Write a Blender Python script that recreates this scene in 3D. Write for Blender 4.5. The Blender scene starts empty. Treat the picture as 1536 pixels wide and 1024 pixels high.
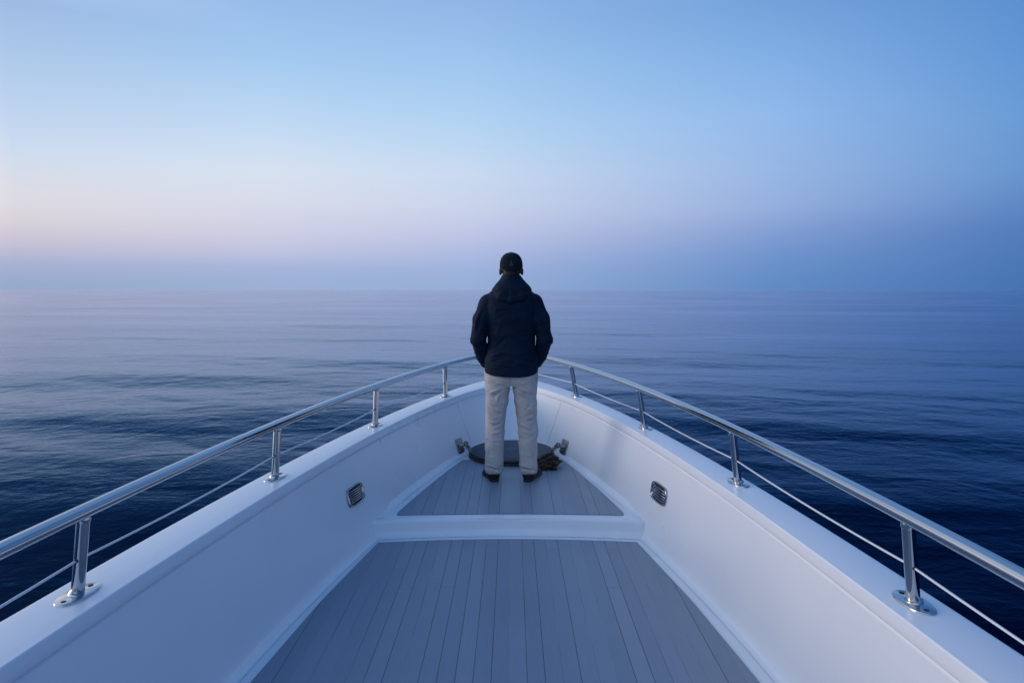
import bpy, bmesh, math, random
import numpy as np
from mathutils import Vector, Matrix
R = math.radians
sc = bpy.context.scene
col = sc.collection

# ------------------------------------------------------------------ camera
cam_d = bpy.data.cameras.new("camera"); cam = bpy.data.objects.new("camera", cam_d); col.objects.link(cam)
cam_d.sensor_width = 36; cam_d.lens = 24
cam_d.clip_start = 0.05; cam_d.clip_end = 120000
cam.location = (0, 0, 1.6); cam.rotation_euler = (R(90) - math.atan(77.5 / 1024), 0, 0)
sc.camera = cam
sc.view_settings.view_transform = 'Standard'; sc.view_settings.look = 'None'
sc.view_settings.exposure = 0.0; sc.view_settings.gamma = 1.0
sc.cycles.use_denoising = True

# ------------------------------------------------------------------ sky (dusk, pale pink glow off to port)
world = bpy.data.worlds.new("World"); sc.world = world; world.use_nodes = True
nt = world.node_tree; nt.nodes.clear(); N = nt.nodes; L = nt.links
def math_node(tree, op, a, b=None, c=None, clamp=False):
    n = tree.nodes.new('ShaderNodeMath'); n.operation = op; n.use_clamp = clamp
    for i, v in enumerate((a, b, c)):
        if v is None: continue
        if isinstance(v, (int, float)): n.inputs[i].default_value = v
        else: tree.links.new(v, n.inputs[i])
    return n.outputs[0]
geo = N.new('ShaderNodeNewGeometry')
inc = N.new('ShaderNodeVectorMath'); inc.operation = 'NORMALIZE'
tcn = N.new('ShaderNodeTexCoord'); L.new(tcn.outputs['Generated'], inc.inputs[0])
sep = N.new('ShaderNodeSeparateXYZ'); L.new(inc.outputs[0], sep.inputs[0])
az = math_node(nt, 'ARCTAN2', sep.outputs[0], sep.outputs[1])        # 0 ahead, + to starboard
el = math_node(nt, 'MAXIMUM', sep.outputs[2], 0.0)
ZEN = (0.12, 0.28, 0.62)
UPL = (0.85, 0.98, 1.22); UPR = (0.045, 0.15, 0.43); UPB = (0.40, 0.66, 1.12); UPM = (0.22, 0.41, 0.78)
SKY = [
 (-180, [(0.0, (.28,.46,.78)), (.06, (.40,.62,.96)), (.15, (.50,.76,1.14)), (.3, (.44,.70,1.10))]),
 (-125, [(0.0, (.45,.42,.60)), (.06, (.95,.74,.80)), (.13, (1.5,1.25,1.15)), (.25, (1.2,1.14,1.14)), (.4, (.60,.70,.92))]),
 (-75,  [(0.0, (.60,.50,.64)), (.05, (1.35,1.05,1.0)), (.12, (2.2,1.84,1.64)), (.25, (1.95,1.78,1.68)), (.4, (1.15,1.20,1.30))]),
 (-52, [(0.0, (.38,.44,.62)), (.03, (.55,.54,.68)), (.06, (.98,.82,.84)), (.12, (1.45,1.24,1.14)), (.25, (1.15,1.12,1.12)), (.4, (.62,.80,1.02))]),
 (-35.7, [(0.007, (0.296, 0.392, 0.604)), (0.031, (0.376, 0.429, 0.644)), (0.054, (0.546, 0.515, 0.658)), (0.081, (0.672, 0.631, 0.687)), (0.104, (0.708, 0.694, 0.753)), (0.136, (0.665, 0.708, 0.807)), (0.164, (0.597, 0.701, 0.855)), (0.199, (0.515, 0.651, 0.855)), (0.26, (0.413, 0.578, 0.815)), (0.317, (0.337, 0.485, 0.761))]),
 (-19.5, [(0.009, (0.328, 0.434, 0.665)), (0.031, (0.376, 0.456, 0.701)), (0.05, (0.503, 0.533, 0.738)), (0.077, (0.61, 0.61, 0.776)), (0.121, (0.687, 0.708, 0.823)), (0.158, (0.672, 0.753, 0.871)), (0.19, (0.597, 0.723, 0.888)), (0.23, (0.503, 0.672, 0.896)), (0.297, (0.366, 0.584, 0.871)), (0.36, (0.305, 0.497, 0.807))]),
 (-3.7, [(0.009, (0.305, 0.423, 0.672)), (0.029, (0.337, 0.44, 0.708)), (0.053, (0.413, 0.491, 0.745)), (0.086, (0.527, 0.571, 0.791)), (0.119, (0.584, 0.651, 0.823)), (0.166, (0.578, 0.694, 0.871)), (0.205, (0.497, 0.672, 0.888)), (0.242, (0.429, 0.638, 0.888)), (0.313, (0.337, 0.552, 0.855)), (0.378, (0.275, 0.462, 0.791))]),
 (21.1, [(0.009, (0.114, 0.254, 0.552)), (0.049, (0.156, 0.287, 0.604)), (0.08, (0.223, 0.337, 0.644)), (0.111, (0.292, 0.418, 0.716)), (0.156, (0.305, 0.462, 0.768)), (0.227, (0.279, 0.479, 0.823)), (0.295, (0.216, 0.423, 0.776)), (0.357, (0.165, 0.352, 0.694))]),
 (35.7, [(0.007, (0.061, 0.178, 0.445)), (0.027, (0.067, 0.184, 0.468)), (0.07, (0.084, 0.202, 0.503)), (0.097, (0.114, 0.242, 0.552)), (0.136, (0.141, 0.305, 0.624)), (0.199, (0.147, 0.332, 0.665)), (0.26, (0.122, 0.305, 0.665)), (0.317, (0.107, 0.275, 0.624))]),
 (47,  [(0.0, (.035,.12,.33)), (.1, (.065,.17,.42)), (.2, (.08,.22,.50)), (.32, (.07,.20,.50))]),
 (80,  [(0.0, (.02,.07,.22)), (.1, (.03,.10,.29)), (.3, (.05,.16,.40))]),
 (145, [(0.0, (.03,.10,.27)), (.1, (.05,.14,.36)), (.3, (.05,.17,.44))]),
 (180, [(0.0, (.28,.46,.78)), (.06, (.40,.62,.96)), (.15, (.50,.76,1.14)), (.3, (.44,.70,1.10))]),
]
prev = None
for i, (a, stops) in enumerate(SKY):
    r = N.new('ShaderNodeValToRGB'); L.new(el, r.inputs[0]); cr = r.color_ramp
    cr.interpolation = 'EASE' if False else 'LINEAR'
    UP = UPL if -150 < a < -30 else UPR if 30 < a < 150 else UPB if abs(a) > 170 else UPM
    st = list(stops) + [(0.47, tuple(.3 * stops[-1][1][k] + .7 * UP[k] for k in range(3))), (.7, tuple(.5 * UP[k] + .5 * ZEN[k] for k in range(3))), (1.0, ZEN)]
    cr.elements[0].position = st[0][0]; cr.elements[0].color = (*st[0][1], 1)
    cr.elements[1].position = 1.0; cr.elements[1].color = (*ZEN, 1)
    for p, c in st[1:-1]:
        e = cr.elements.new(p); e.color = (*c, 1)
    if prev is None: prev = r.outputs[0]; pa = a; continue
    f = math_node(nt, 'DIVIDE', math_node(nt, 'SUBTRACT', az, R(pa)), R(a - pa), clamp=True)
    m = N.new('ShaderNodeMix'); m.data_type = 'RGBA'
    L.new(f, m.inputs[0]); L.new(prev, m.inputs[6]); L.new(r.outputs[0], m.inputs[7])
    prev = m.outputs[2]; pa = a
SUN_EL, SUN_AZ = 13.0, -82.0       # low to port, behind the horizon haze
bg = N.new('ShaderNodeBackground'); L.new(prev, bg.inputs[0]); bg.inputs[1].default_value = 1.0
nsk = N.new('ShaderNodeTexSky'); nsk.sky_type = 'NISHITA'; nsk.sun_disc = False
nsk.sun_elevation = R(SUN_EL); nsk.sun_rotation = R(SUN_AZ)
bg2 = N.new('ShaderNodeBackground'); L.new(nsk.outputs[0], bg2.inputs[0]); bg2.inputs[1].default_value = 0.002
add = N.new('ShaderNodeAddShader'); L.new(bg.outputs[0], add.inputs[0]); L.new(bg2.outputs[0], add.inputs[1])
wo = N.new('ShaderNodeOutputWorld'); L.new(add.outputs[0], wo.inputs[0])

sun_d = bpy.data.lights.new("sun", 'SUN'); sun = bpy.data.objects.new("sun", sun_d); col.objects.link(sun)
sun_d.energy = 0.9; sun_d.angle = R(24); sun_d.color = (1.0, 0.84, 0.74)
v = Vector((math.sin(R(SUN_AZ)) * math.cos(R(SUN_EL)), math.cos(R(SUN_AZ)) * math.cos(R(SUN_EL)), math.sin(R(SUN_EL))))
sun.rotation_euler = v.to_track_quat('Z', 'Y').to_euler()

# ------------------------------------------------------------------ materials
def new_mat(name, base=(.8, .8, .8), rough=.5, metal=0.0, **kw):
    m = bpy.data.materials.new(name); m.use_nodes = True
    b = m.node_tree.nodes['Principled BSDF']
    b.inputs['Base Color'].default_value = (*base, 1); b.inputs['Roughness'].default_value = rough
    b.inputs['Metallic'].default_value = metal
    for k, v_ in kw.items(): b.inputs[k.replace('_', ' ')].default_value = v_
    return m, m.node_tree, b
def coords(t, scale=(1, 1, 1), src='Object', rot=(0, 0, 0)):
    tc = t.nodes.new('ShaderNodeTexCoord'); mp = t.nodes.new('ShaderNodeMapping')
    mp.inputs['Scale'].default_value = scale; mp.inputs['Rotation'].default_value = rot
    t.links.new(tc.outputs[src], mp.inputs[0]); return mp.outputs[0]
def noise(t, vec, scale, detail=3, rough=.5, dist=0.0):
    n = t.nodes.new('ShaderNodeTexNoise'); t.links.new(vec, n.inputs['Vector'])
    n.inputs['Scale'].default_value = scale; n.inputs['Detail'].default_value = detail
    n.inputs['Roughness'].default_value = rough; n.inputs['Distortion'].default_value = dist
    return n.outputs[0]
def bump(t, h, strength, dist, prev=None):
    b = t.nodes.new('ShaderNodeBump'); b.inputs['Strength'].default_value = strength; b.inputs['Distance'].default_value = dist
    t.links.new(h, b.inputs['Height'])
    if prev is not None: t.links.new(prev, b.inputs['Normal'])
    return b.outputs[0]
def ramp(t, f, a, b, ca, cb):
    r = t.nodes.new('ShaderNodeValToRGB'); t.links.new(f, r.inputs[0])
    r.color_ramp.elements[0].position = a; r.color_ramp.elements[0].color = (*ca, 1)
    r.color_ramp.elements[1].position = b; r.color_ramp.elements[1].color = (*cb, 1)
    return r.outputs[0]
def remap(t, f, a, b, c, d):
    n = t.nodes.new('ShaderNodeMapRange'); t.links.new(f, n.inputs[0])
    for i, v_ in enumerate((a, b, c, d)): n.inputs[i + 1].default_value = v_
    return n.outputs[0]

M = {}
m, t, b = new_mat("white_gelcoat", (.80, .81, .83), .28); M['gel'] = m
n1 = noise(t, coords(t), .9, 3, .5); n2 = noise(t, coords(t, (1, 1, .5)), 3.5, 4, .55)
mx = math_node(t, 'ADD', math_node(t, 'MULTIPLY', n1, .75), math_node(t, 'MULTIPLY', n2, .25))
t.links.new(ramp(t, mx, .32, .70, (.665, .71, .77), (.745, .775, .815)), b.inputs['Base Color'])
t.links.new(remap(t, n1, .3, .7, .26, .32), b.inputs['Roughness'])
t.links.new(bump(t, noise(t, coords(t), 80, 2), .03, .0015, bump(t, noise(t, coords(t), 2.2, 1), .10, .012)), b.inputs['Normal'])

m, t, b = new_mat("hull_paint", (.74, .76, .80), .2); M['hull'] = m
m, t, b = new_mat("sealant", (.30, .33, .38), .6); M['seam'] = m

# planked deck: boards run fore and aft, dark caulking, butt joints at random, each board its own tone
m, t, b = new_mat("grey_planking", (.2, .25, .33), .4); M['deck'] = m
tc = t.nodes.new('ShaderNodeTexCoord'); sp = t.nodes.new('ShaderNodeSeparateXYZ'); t.links.new(tc.outputs['Object'], sp.inputs[0])
W = .0745
xs = math_node(t, 'DIVIDE', math_node(t, 'ADD', sp.outputs[0], 5.003), W)
idx = math_node(t, 'FLOOR', xs); fx = math_node(t, 'FRACT', xs)
wn = t.nodes.new('ShaderNodeTexWhiteNoise'); wn.noise_dimensions = '1D'; t.links.new(idx, wn.inputs['W'])
yy = math_node(t, 'DIVIDE', math_node(t, 'ADD', sp.outputs[1], math_node(t, 'MULTIPLY', wn.outputs[0], 3.7)), 2.35)
fy = math_node(t, 'FRACT', yy); iy = math_node(t, 'FLOOR', yy)
wn2 = t.nodes.new('ShaderNodeTexWhiteNoise'); wn2.noise_dimensions = '2D'
cb = t.nodes.new('ShaderNodeCombineXYZ'); t.links.new(idx, cb.inputs[0]); t.links.new(iy, cb.inputs[1]); t.links.new(cb.outputs[0], wn2.inputs['Vector'])
ex = math_node(t, 'ABSOLUTE', math_node(t, 'SUBTRACT', fx, .5))
seam = math_node(t, 'GREATER_THAN', ex, .5 - .0020 / W)
lip = math_node(t, 'GREATER_THAN', ex, .5 - .0042 / W)
butt = math_node(t, 'LESS_THAN', fy, .0022 / 2.35)
sm = math_node(t, 'MAXIMUM', seam, butt)
grain = noise(t, coords(t, (55, 1.6, 1)), 3, 5, .65, .3)
blot = noise(t, coords(t, (1.2, .8, 1)), 1.6, 4, .6)
tone = math_node(t, 'ADD', math_node(t, 'MULTIPLY', wn2.outputs[0], .16), math_node(t, 'ADD', math_node(t, 'MULTIPLY', grain, .52), math_node(t, 'MULTIPLY', blot, .34)))
base = ramp(t, tone, .2, .9, (.135, .180, .250), (.260, .305, .380))
mixc = t.nodes.new('ShaderNodeMix'); mixc.data_type = 'RGBA'; t.links.new(sm, mixc.inputs[0]); t.links.new(base, mixc.inputs[6])
wns = t.nodes.new('ShaderNodeTexWhiteNoise'); wns.noise_dimensions = '1D'; t.links.new(math_node(t, 'ADD', math_node(t, 'ROUND', xs), 77.3), wns.inputs['W'])
sn = math_node(t, 'ADD', math_node(t, 'MULTIPLY', wns.outputs[0], .75), math_node(t, 'MULTIPLY', noise(t, coords(t, (.3, 1, 1)), 2.5, 4), .5))
t.links.new(ramp(t, sn, .72, 1.05, (.070, .088, .122), (.22, .26, .33)), mixc.inputs[7])
t.links.new(mixc.outputs[2], b.inputs['Base Color'])
t.links.new(remap(t, math_node(t, 'ADD', math_node(t, 'MULTIPLY', grain, .5), math_node(t, 'MULTIPLY', blot, .5)), .3, .7, .30, .55), b.inputs['Roughness'])
hh = math_node(t, 'SUBTRACT', math_node(t, 'MULTIPLY', grain, .12), math_node(t, 'ADD', sm, math_node(t, 'MULTIPLY', lip, .3)))
t.links.new(bump(t, hh, .5, .0015), b.inputs['Normal'])

m, t, b = new_mat("stainless_steel", (.49, .50, .52), .13, 1.0); M['steel'] = m
n1 = noise(t, coords(t), 25, 4, .7)
t.links.new(remap(t, n1, .35, .7, .06, .15), b.inputs['Roughness'])
t.links.new(bump(t, noise(t, coords(t), 7, 2), .04, .002), b.inputs['Normal'])
m, t, b = new_mat("weathered_steel", (.30, .30, .30), .28, 1.0); M['steel2'] = m
n1 = noise(t, coords(t), 60, 4, .7)
t.links.new(ramp(t, n1, .35, .65, (.11, .10, .095), (.38, .38, .40)), b.inputs['Base Color'])
t.links.new(remap(t, n1, .3, .7, .22, .5), b.inputs['Roughness'])
m, t, b = new_mat("dark_chrome", (.33, .36, .40), .10, 1.0); M['chrome'] = m
m, t, b = new_mat("dark_recess", (.010, .012, .018), .6); M['dark'] = m
m, t, b = new_mat("wire_steel", (.70, .72, .76), .45, .6); M['wire'] = m

m, t, b = new_mat("black_rubber", (.010, .011, .014), .5); M['rubber'] = m
t.links.new(bump(t, noise(t, coords(t), 90, 3), .3, .002), b.inputs['Normal'])
m, t, b = new_mat("dark_blue_lid", (.014, .026, .055), .42); M['lid'] = m
b.inputs['Specular IOR Level'].default_value = .22
n1 = noise(t, coords(t), 14, 5, .65)
t.links.new(ramp(t, n1, .3, .75, (.003, .014, .036), (.008, .026, .056)), b.inputs['Base Color'])
t.links.new(bump(t, noise(t, coords(t), 160, 2), .35, .001), b.inputs['Normal'])
m, t, b = new_mat("emblem_grey", (.10, .13, .19), .4); M['emblem'] = m

def cloth(name, c0, c1, rough, weave, crease=.5, sheen=.0):
    m, t, b = new_mat(name, c0, rough)
    n1 = noise(t, coords(t), 9, 5, .6)
    t.links.new(ramp(t, n1, .3, .75, c0, c1), b.inputs['Base Color'])
    big = noise(t, coords(t, (1, 1, 1.7)), 11, 3, .55, .6)
    nb = bump(t, big, crease, .012)
    nb = bump(t, noise(t, coords(t, (1, 1, 1)), weave, 2), .25, .0015, nb)
    t.links.new(nb, b.inputs['Normal'])
    b.inputs['Sheen Weight'].default_value = sheen; b.inputs['Specular IOR Level'].default_value = .18 if name.startswith('navy') else .25
    return m
M['jacket'] = cloth("navy_shell_fabric", (.0001, .0060, .0195), (.0004, .0110, .0330), .75, 300, 1.0)
M['trousers'] = cloth("stone_cotton", (.38, .36, .35), (.47, .445, .43), .85, 420, .8)
M['cap'] = cloth("dark_cap_cloth", (.0015, .0070, .0150), (.003, .012, .022), .92, 500, .2)
M['shoe'] = cloth("black_leather", (.006, .009, .013), (.011, .015, .020), .5, 300, .2)
m, t, b = new_mat("shoe_rubber", (.008, .010, .013), .6); M['sole'] = m
m, t, b = new_mat("skin", (.075, .040, .034), .6); M['skin'] = m; b.inputs['Subsurface Weight'].default_value = .05
m, t, b = new_mat("dark_hair", (.008, .006, .005), .5); M['hair'] = m
t.links.new(bump(t, noise(t, coords(t, (60, 60, 8)), 4, 3), .6, .004), b.inputs['Normal'])
m, t, b = new_mat("brown_rope_fibre", (.05, .035, .025), .8); M['rope'] = m
wv = t.nodes.new('ShaderNodeTexWave'); wv.inputs['Scale'].default_value = 45; wv.inputs['Distortion'].default_value = 3
t.links.new(coords(t), wv.inputs['Vector'])
t.links.new(ramp(t, wv.outputs['Fac'], .2, .9, (.008, .007, .007), (.065, .045, .034)), b.inputs['Base Color'])
t.links.new(bump(t, wv.outputs['Fac'], .8, .004), b.inputs['Normal'])

# sea water
m, t, b = new_mat("sea_water"); M['sea'] = m
t.nodes.remove(b)
cA = coords(t, (.70, 1.0, 1.0), rot=(0, 0, R(5)))
cB = coords(t, (.85, 1.0, 1.0), rot=(0, 0, R(-11)))
w1 = noise(t, cA, .55, 3, .5, .5)
w2 = noise(t, cB, 2.3, 4, .55, .4)
w3 = noise(t, cA, 9.0, 3, .55, .3)
patch = noise(t, coords(t, (.35, 1, 1)), .05, 3, .5)
nb = bump(t, w1, .40, .16)
nb = bump(t, w2, .45, .038, nb)
nb = bump(t, w3, .5, .012, nb)
fr = t.nodes.new('ShaderNodeFresnel'); fr.inputs['IOR'].default_value = 1.333; t.links.new(nb, fr.inputs['Normal'])
rp = t.nodes.new('ShaderNodeValToRGB'); t.links.new(fr.outputs[0], rp.inputs[0])
SR = [(0, (.0, .001, .002)), (.12, (.003, .010, .026)), (.22, (.010, .036, .082)), (.32, (.06, .12, .205)), (.45, (.27, .345, .45)), (.65, (.49, .56, .67)), (1.0, (.77, .79, .88))]
rp.color_ramp.elements[0].color = (*SR[0][1], 1); rp.color_ramp.elements[1].color = (*SR[-1][1], 1)
for p_, c_ in SR[1:-1]:
    e_ = rp.color_ramp.elements.new(p_); e_.color = (*c_, 1)
gl = t.nodes.new('ShaderNodeBsdfGlossy'); t.links.new(rp.outputs[0], gl.inputs['Color']); t.links.new(nb, gl.inputs['Normal'])
t.links.new(remap(t, patch, .35, .65, .08, .17), gl.inputs['Roughness'])
df = t.nodes.new('ShaderNodeBsdfDiffuse'); df.inputs['Color'].default_value = (.0002, .0015, .008, 1)
ad = t.nodes.new('ShaderNodeAddShader'); t.links.new(gl.outputs[0], ad.inputs[0]); t.links.new(df.outputs[0], ad.inputs[1])
t.links.new(ad.outputs[0], t.nodes['Material Output'].inputs['Surface'])

# ------------------------------------------------------------------ mesh helpers
def tag(o, label=None, cat=None, group=None, kind=None):
    if label: o['label'] = label
    if cat: o['category'] = cat
    if group: o['group'] = group
    if kind: o['kind'] = kind
    return o
def empty(name, loc=(0, 0, 0), rz=0.0):
    o = bpy.data.objects.new(name, None); col.objects.link(o); o.location = loc; o.rotation_euler = (0, 0, rz)
    o.empty_display_size = .1
    return o
def mesh_obj(name, verts, faces, mat, parent=None, smooth=True, bevel=0.0, auto=None):
    me = bpy.data.meshes.new(name)
    me.from_pydata([tuple(map(float, v_)) for v_ in verts], [], [tuple(map(int, f_)) for f_ in faces])
    bm = bmesh.new(); bm.from_mesh(me)
    bmesh.ops.remove_doubles(bm, verts=bm.verts, dist=1e-6)
    bmesh.ops.recalc_face_normals(bm, faces=bm.faces); bm.to_mesh(me); bm.free()
    me.polygons.foreach_set('use_smooth', [smooth] * len(me.polygons))
    if auto and smooth: me.set_sharp_from_angle(angle=R(auto))
    me.materials.append(M[mat] if isinstance(mat, str) else mat)
    o = bpy.data.objects.new(name, me); col.objects.link(o)
    if parent is not None: o.parent = parent
    if bevel:
        bv = o.modifiers.new('bevel', 'BEVEL'); bv.width = bevel; bv.segments = 2; bv.limit_method = 'ANGLE'; bv.angle_limit = R(40)
    return o
class MB:
    def __init__(s): s.v = []; s.f = []
    def add(s, v, f):
        o = len(s.v); s.v += [tuple(p) for p in v]; s.f += [tuple(i + o for i in q) for q in f]; return s
    def box(s, c, h, mat3=None):
        m3 = mat3 or Matrix.Identity(3); c = Vector(c)
        vs = [c + m3 @ Vector((sx * h[0], sy * h[1], sz * h[2])) for sx in (-1, 1) for sy in (-1, 1) for sz in (-1, 1)]
        return s.add(vs, [(0, 1, 3, 2), (4, 6, 7, 5), (0, 4, 5, 1), (2, 3, 7, 6), (0, 2, 6, 4), (1, 5, 7, 3)])
    def tube(s, pts, r, n=12, closed=False, cap=True):
        pts = [Vector(p) for p in pts]; k = len(pts); rr = r if isinstance(r, (list, tuple)) else [r] * k
        up = None; rings = []
        for i, p in enumerate(pts):
            a = pts[(i - 1) % k] if (closed or i > 0) else pts[0]; b_ = pts[(i + 1) % k] if (closed or i < k - 1) else pts[-1]
            d = (b_ - a).normalized()
            if up is None: up = Vector((0, 0, 1)) if abs(d.z) < .9 else Vector((0, 1, 0))
            x = d.cross(up).normalized(); up = x.cross(d).normalized()
            rings.append([p + (x * math.cos(2 * math.pi * j / n) + up * math.sin(2 * math.pi * j / n)) * rr[i] for j in range(n)])
        vs = [q for rg in rings for q in rg]; fs = []
        for i in range(k if closed else k - 1):
            i2 = (i + 1) % k
            for j in range(n): fs.append((i * n + j, i * n + (j + 1) % n, i2 * n + (j + 1) % n, i2 * n + j))
        if cap and not closed: fs.append(tuple(range(n))[::-1]); fs.append(tuple((k - 1) * n + j for j in range(n)))
        return s.add(vs, fs)
    def prism(s, outline, z0, z1, m4=None, edge=0.0):
        # outline: list of (x,y); optional rounded top edge
        n = len(outline); m4 = m4 or Matrix.Identity(4)
        cx = sum(p[0] for p in outline) / n; cy = sum(p[1] for p in outline) / n
        layers = [(z0, 0.0), (z1 - edge, 0.0)]
        if edge: layers += [(z1 - .35 * edge, .3 * edge), (z1, edge)]
        vs = []
        for z, ins in layers:
            for x, y in outline:
                d = math.hypot(x - cx, y - cy); k = max(0, 1 - ins / max(d, 1e-5))
                vs.append(m4 @ Vector((cx + (x - cx) * k, cy + (y - cy) * k, z)))
        fs = [tuple(range(n))[::-1], tuple((len(layers) - 1) * n + j for j in range(n))]
        for l in range(len(layers) - 1):
            for j in range(n): fs.append((l * n + j, l * n + (j + 1) % n, (l + 1) * n + (j + 1) % n, (l + 1) * n + j))
        return s.add(vs, fs)
    def torus(s, c, R_, r, m3=None, n=20, k=8, sx=1.0):
        m3 = m3 or Matrix.Identity(3)
        return s.tube([Vector(c) + m3 @ Vector((sx * R_ * math.cos(a), R_ * math.sin(a), 0)) for a in [2 * math.pi * i / n for i in range(n)]], r, k, closed=True)
    def ball(s, c, r, m3=None, nu=12, nv=8):
        m3 = m3 or Matrix.Identity(3); r = (r, r, r) if not isinstance(r, (tuple, list)) else r
        vs = []; fs = []
        for i in range(nv + 1):
            ph = math.pi * i / nv
            for j in range(nu):
                th = 2 * math.pi * j / nu
                vs.append(Vector(c) + m3 @ Vector((r[0] * math.sin(ph) * math.cos(th), r[1] * math.sin(ph) * math.sin(th), r[2] * math.cos(ph))))
        for i in range(nv):
            for j in range(nu): fs.append((i * nu + j, (i + 1) * nu + j, (i + 1) * nu + (j + 1) % nu, i * nu + (j + 1) % nu))
        return s.add(vs, fs)
    def build(s, name, mat, parent=None, smooth=True, bevel=0.0, auto=38):
        return mesh_obj(name, s.v, s.f, mat, parent, smooth, bevel, auto)

# ------------------------------------------------------------------ plan curves of the bow (x to starboard, y forward)
YS = -2.2
def law(a, p, e, Y, c0, c1):
    def half():
        us = np.concatenate([np.linspace(YS, 4, 60), Y - (Y - 4) * np.cos(np.linspace(0, math.pi / 2, 160)[1:])])
        us[-1] = Y
        u = np.clip(us / Y, 0, 1); h = a * (1 - u ** p) ** e
        return us, h
    return half, (lambda y: c0 + c1 * y)
def catmull(P, per=14):
    P = [np.array(p, float) for p in P]; P = [2 * P[0] - P[1]] + P + [2 * P[-1] - P[-2]]; out = []
    for i in range(1, len(P) - 2):
        for k in range(per):
            u = k / per
            out.append(.5 * ((2 * P[i]) + (-P[i-1] + P[i+1]) * u + (2*P[i-1] - 5*P[i] + 4*P[i+1] - P[i+2]) * u*u + (-P[i-1] + 3*P[i] - 3*P[i+1] + P[i+2]) * u**3))
    out.append(P[-2]); return np.array(out)
def resample(P, n, t=None):
    P = np.array(P); d = np.concatenate([[0], np.cumsum(np.linalg.norm(np.diff(P, axis=0), axis=1))])
    s = (np.linspace(0, 1, n) if t is None else np.asarray(t)) * d[-1]
    return np.stack([np.interp(s, d, P[:, k]) for k in range(P.shape[1])], 1)
def side_poly(us, h, c, sgn): return np.stack([c(us) + sgn * h, us], 1)
HALF = 110
def full_curve(us, h, c):
    # port stern -> apex -> starboard stern, 2*HALF-1 stations
    tt = np.linspace(0, 1, HALF); tt = 1 - (1 - tt) ** 1.25
    Pl = resample(side_poly(us, h, c, -1), HALF, tt); Pr = resample(side_poly(us, h, c, 1), HALF, tt)
    return np.concatenate([Pl, Pr[:-1][::-1]])
def from_law(a, p, e, Y, c0, c1):
    g, c = law(a, p, e, Y, c0, c1); us, h = g(); return full_curve(us, h, c), c
OUT, _ = from_law(1.5624, 1.8364, .6937, 7.88, -.1016, .0115)
INN, _ = from_law(1.3504, 1.8302, .6166, 7.262, -.0939, .0123)
RAIL, _ = from_law(1.3894, 2.2048, .80, 7.70, -.0873, .0076)
rail_z = lambda y: .873 + .0045 * y
cB_ = lambda y: -.030 + .0035 * y
bp_ = catmull([(1.27, YS), (1.262, 0), (1.235, 1), (1.185, 2), (1.105, 2.9), (.985, 3.7), (.850, 4.4), (.690, 5.12), (.545, 5.7), (.43, 6.07), (.34, 6.31), (.235, 6.54), (.12, 6.675), (0, 6.715)])
BOT = full_curve(bp_[:, 1], bp_[:, 0], cB_)
NST = len(OUT)
def normals2(P):
    T = np.gradient(P, axis=0); T /= np.linalg.norm(T, axis=1)[:, None] + 1e-9
    return np.stack([-T[:, 1], T[:, 0]], 1)       # points outboard (left of the travel direction)
GZ = 0.60                                             # gunwale height above the lower deck
nB, nI, nO = normals2(BOT), normals2(INN), normals2(OUT)
def loft(rows):
    n = len(rows[0]); vs = [p for r in rows for p in r]
    fs = [(i * n + j, i * n + j + 1, (i + 1) * n + j + 1, (i + 1) * n + j) for i in range(len(rows) - 1) for j in range(n - 1)]
    return vs, fs
def row(P, z, off=0.0, nn=None):
    Q = P + (nn * off if nn is not None else 0); zz = np.full(len(Q), z) if np.isscalar(z) else z
    return np.column_stack([Q, zz])
def wallpt(zz, off=0.0):
    k = zz / GZ; P = BOT * (1 - k) + INN * k; nn = nB * (1 - k) + nI * k
    return np.column_stack([P - nn * off, np.full(len(P), zz)])
def wall_at(y, z, side, off=0.0):
    """point, outward-pointing tangent frame on the inner bulwark face at length y, height z"""
    W_ = wallpt(z); idxs = range(0, HALF) if side < 0 else range(HALF - 1, NST)
    i = min(idxs, key=lambda q: abs(W_[q][1] - y)); 
    j = i + 1 if (W_[i][1] <= y) == (W_[min(i+1, NST-1)][1] >= W_[i][1]) else i - 1
    f_ = (y - W_[i][1]) / (W_[j][1] - W_[i][1] + 1e-9); p = Vector(W_[i] * (1 - f_) + W_[j] * f_)
    tang = Vector(W_[min(i + 1, NST-1)] - W_[max(i - 1, 0)]).normalized()
    if side > 0: tang = -tang                          # always roughly +y
    upv = Vector(wallpt(z + .02)[i] - wallpt(z)[i]).normalized()
    nrm = tang.cross(upv).normalized()
    if nrm.x * side > 0: nrm = -nrm                    # towards the centre line
    upv = nrm.cross(tang).normalized()
    if upv.z < 0: upv = -upv
    return p + nrm * off, tang, upv, nrm

# ------------------------------------------------------------------ the boat
boat = empty('motor_yacht', (0, 3, -2.6))
tag(boat, 'white motor yacht seen from its own foredeck, steel rails around the pointed bow', 'boat')
def on_boat(o): o.parent = boat; o.matrix_parent_inverse = Matrix.Translation((0, -3, 2.6)); return o

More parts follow.
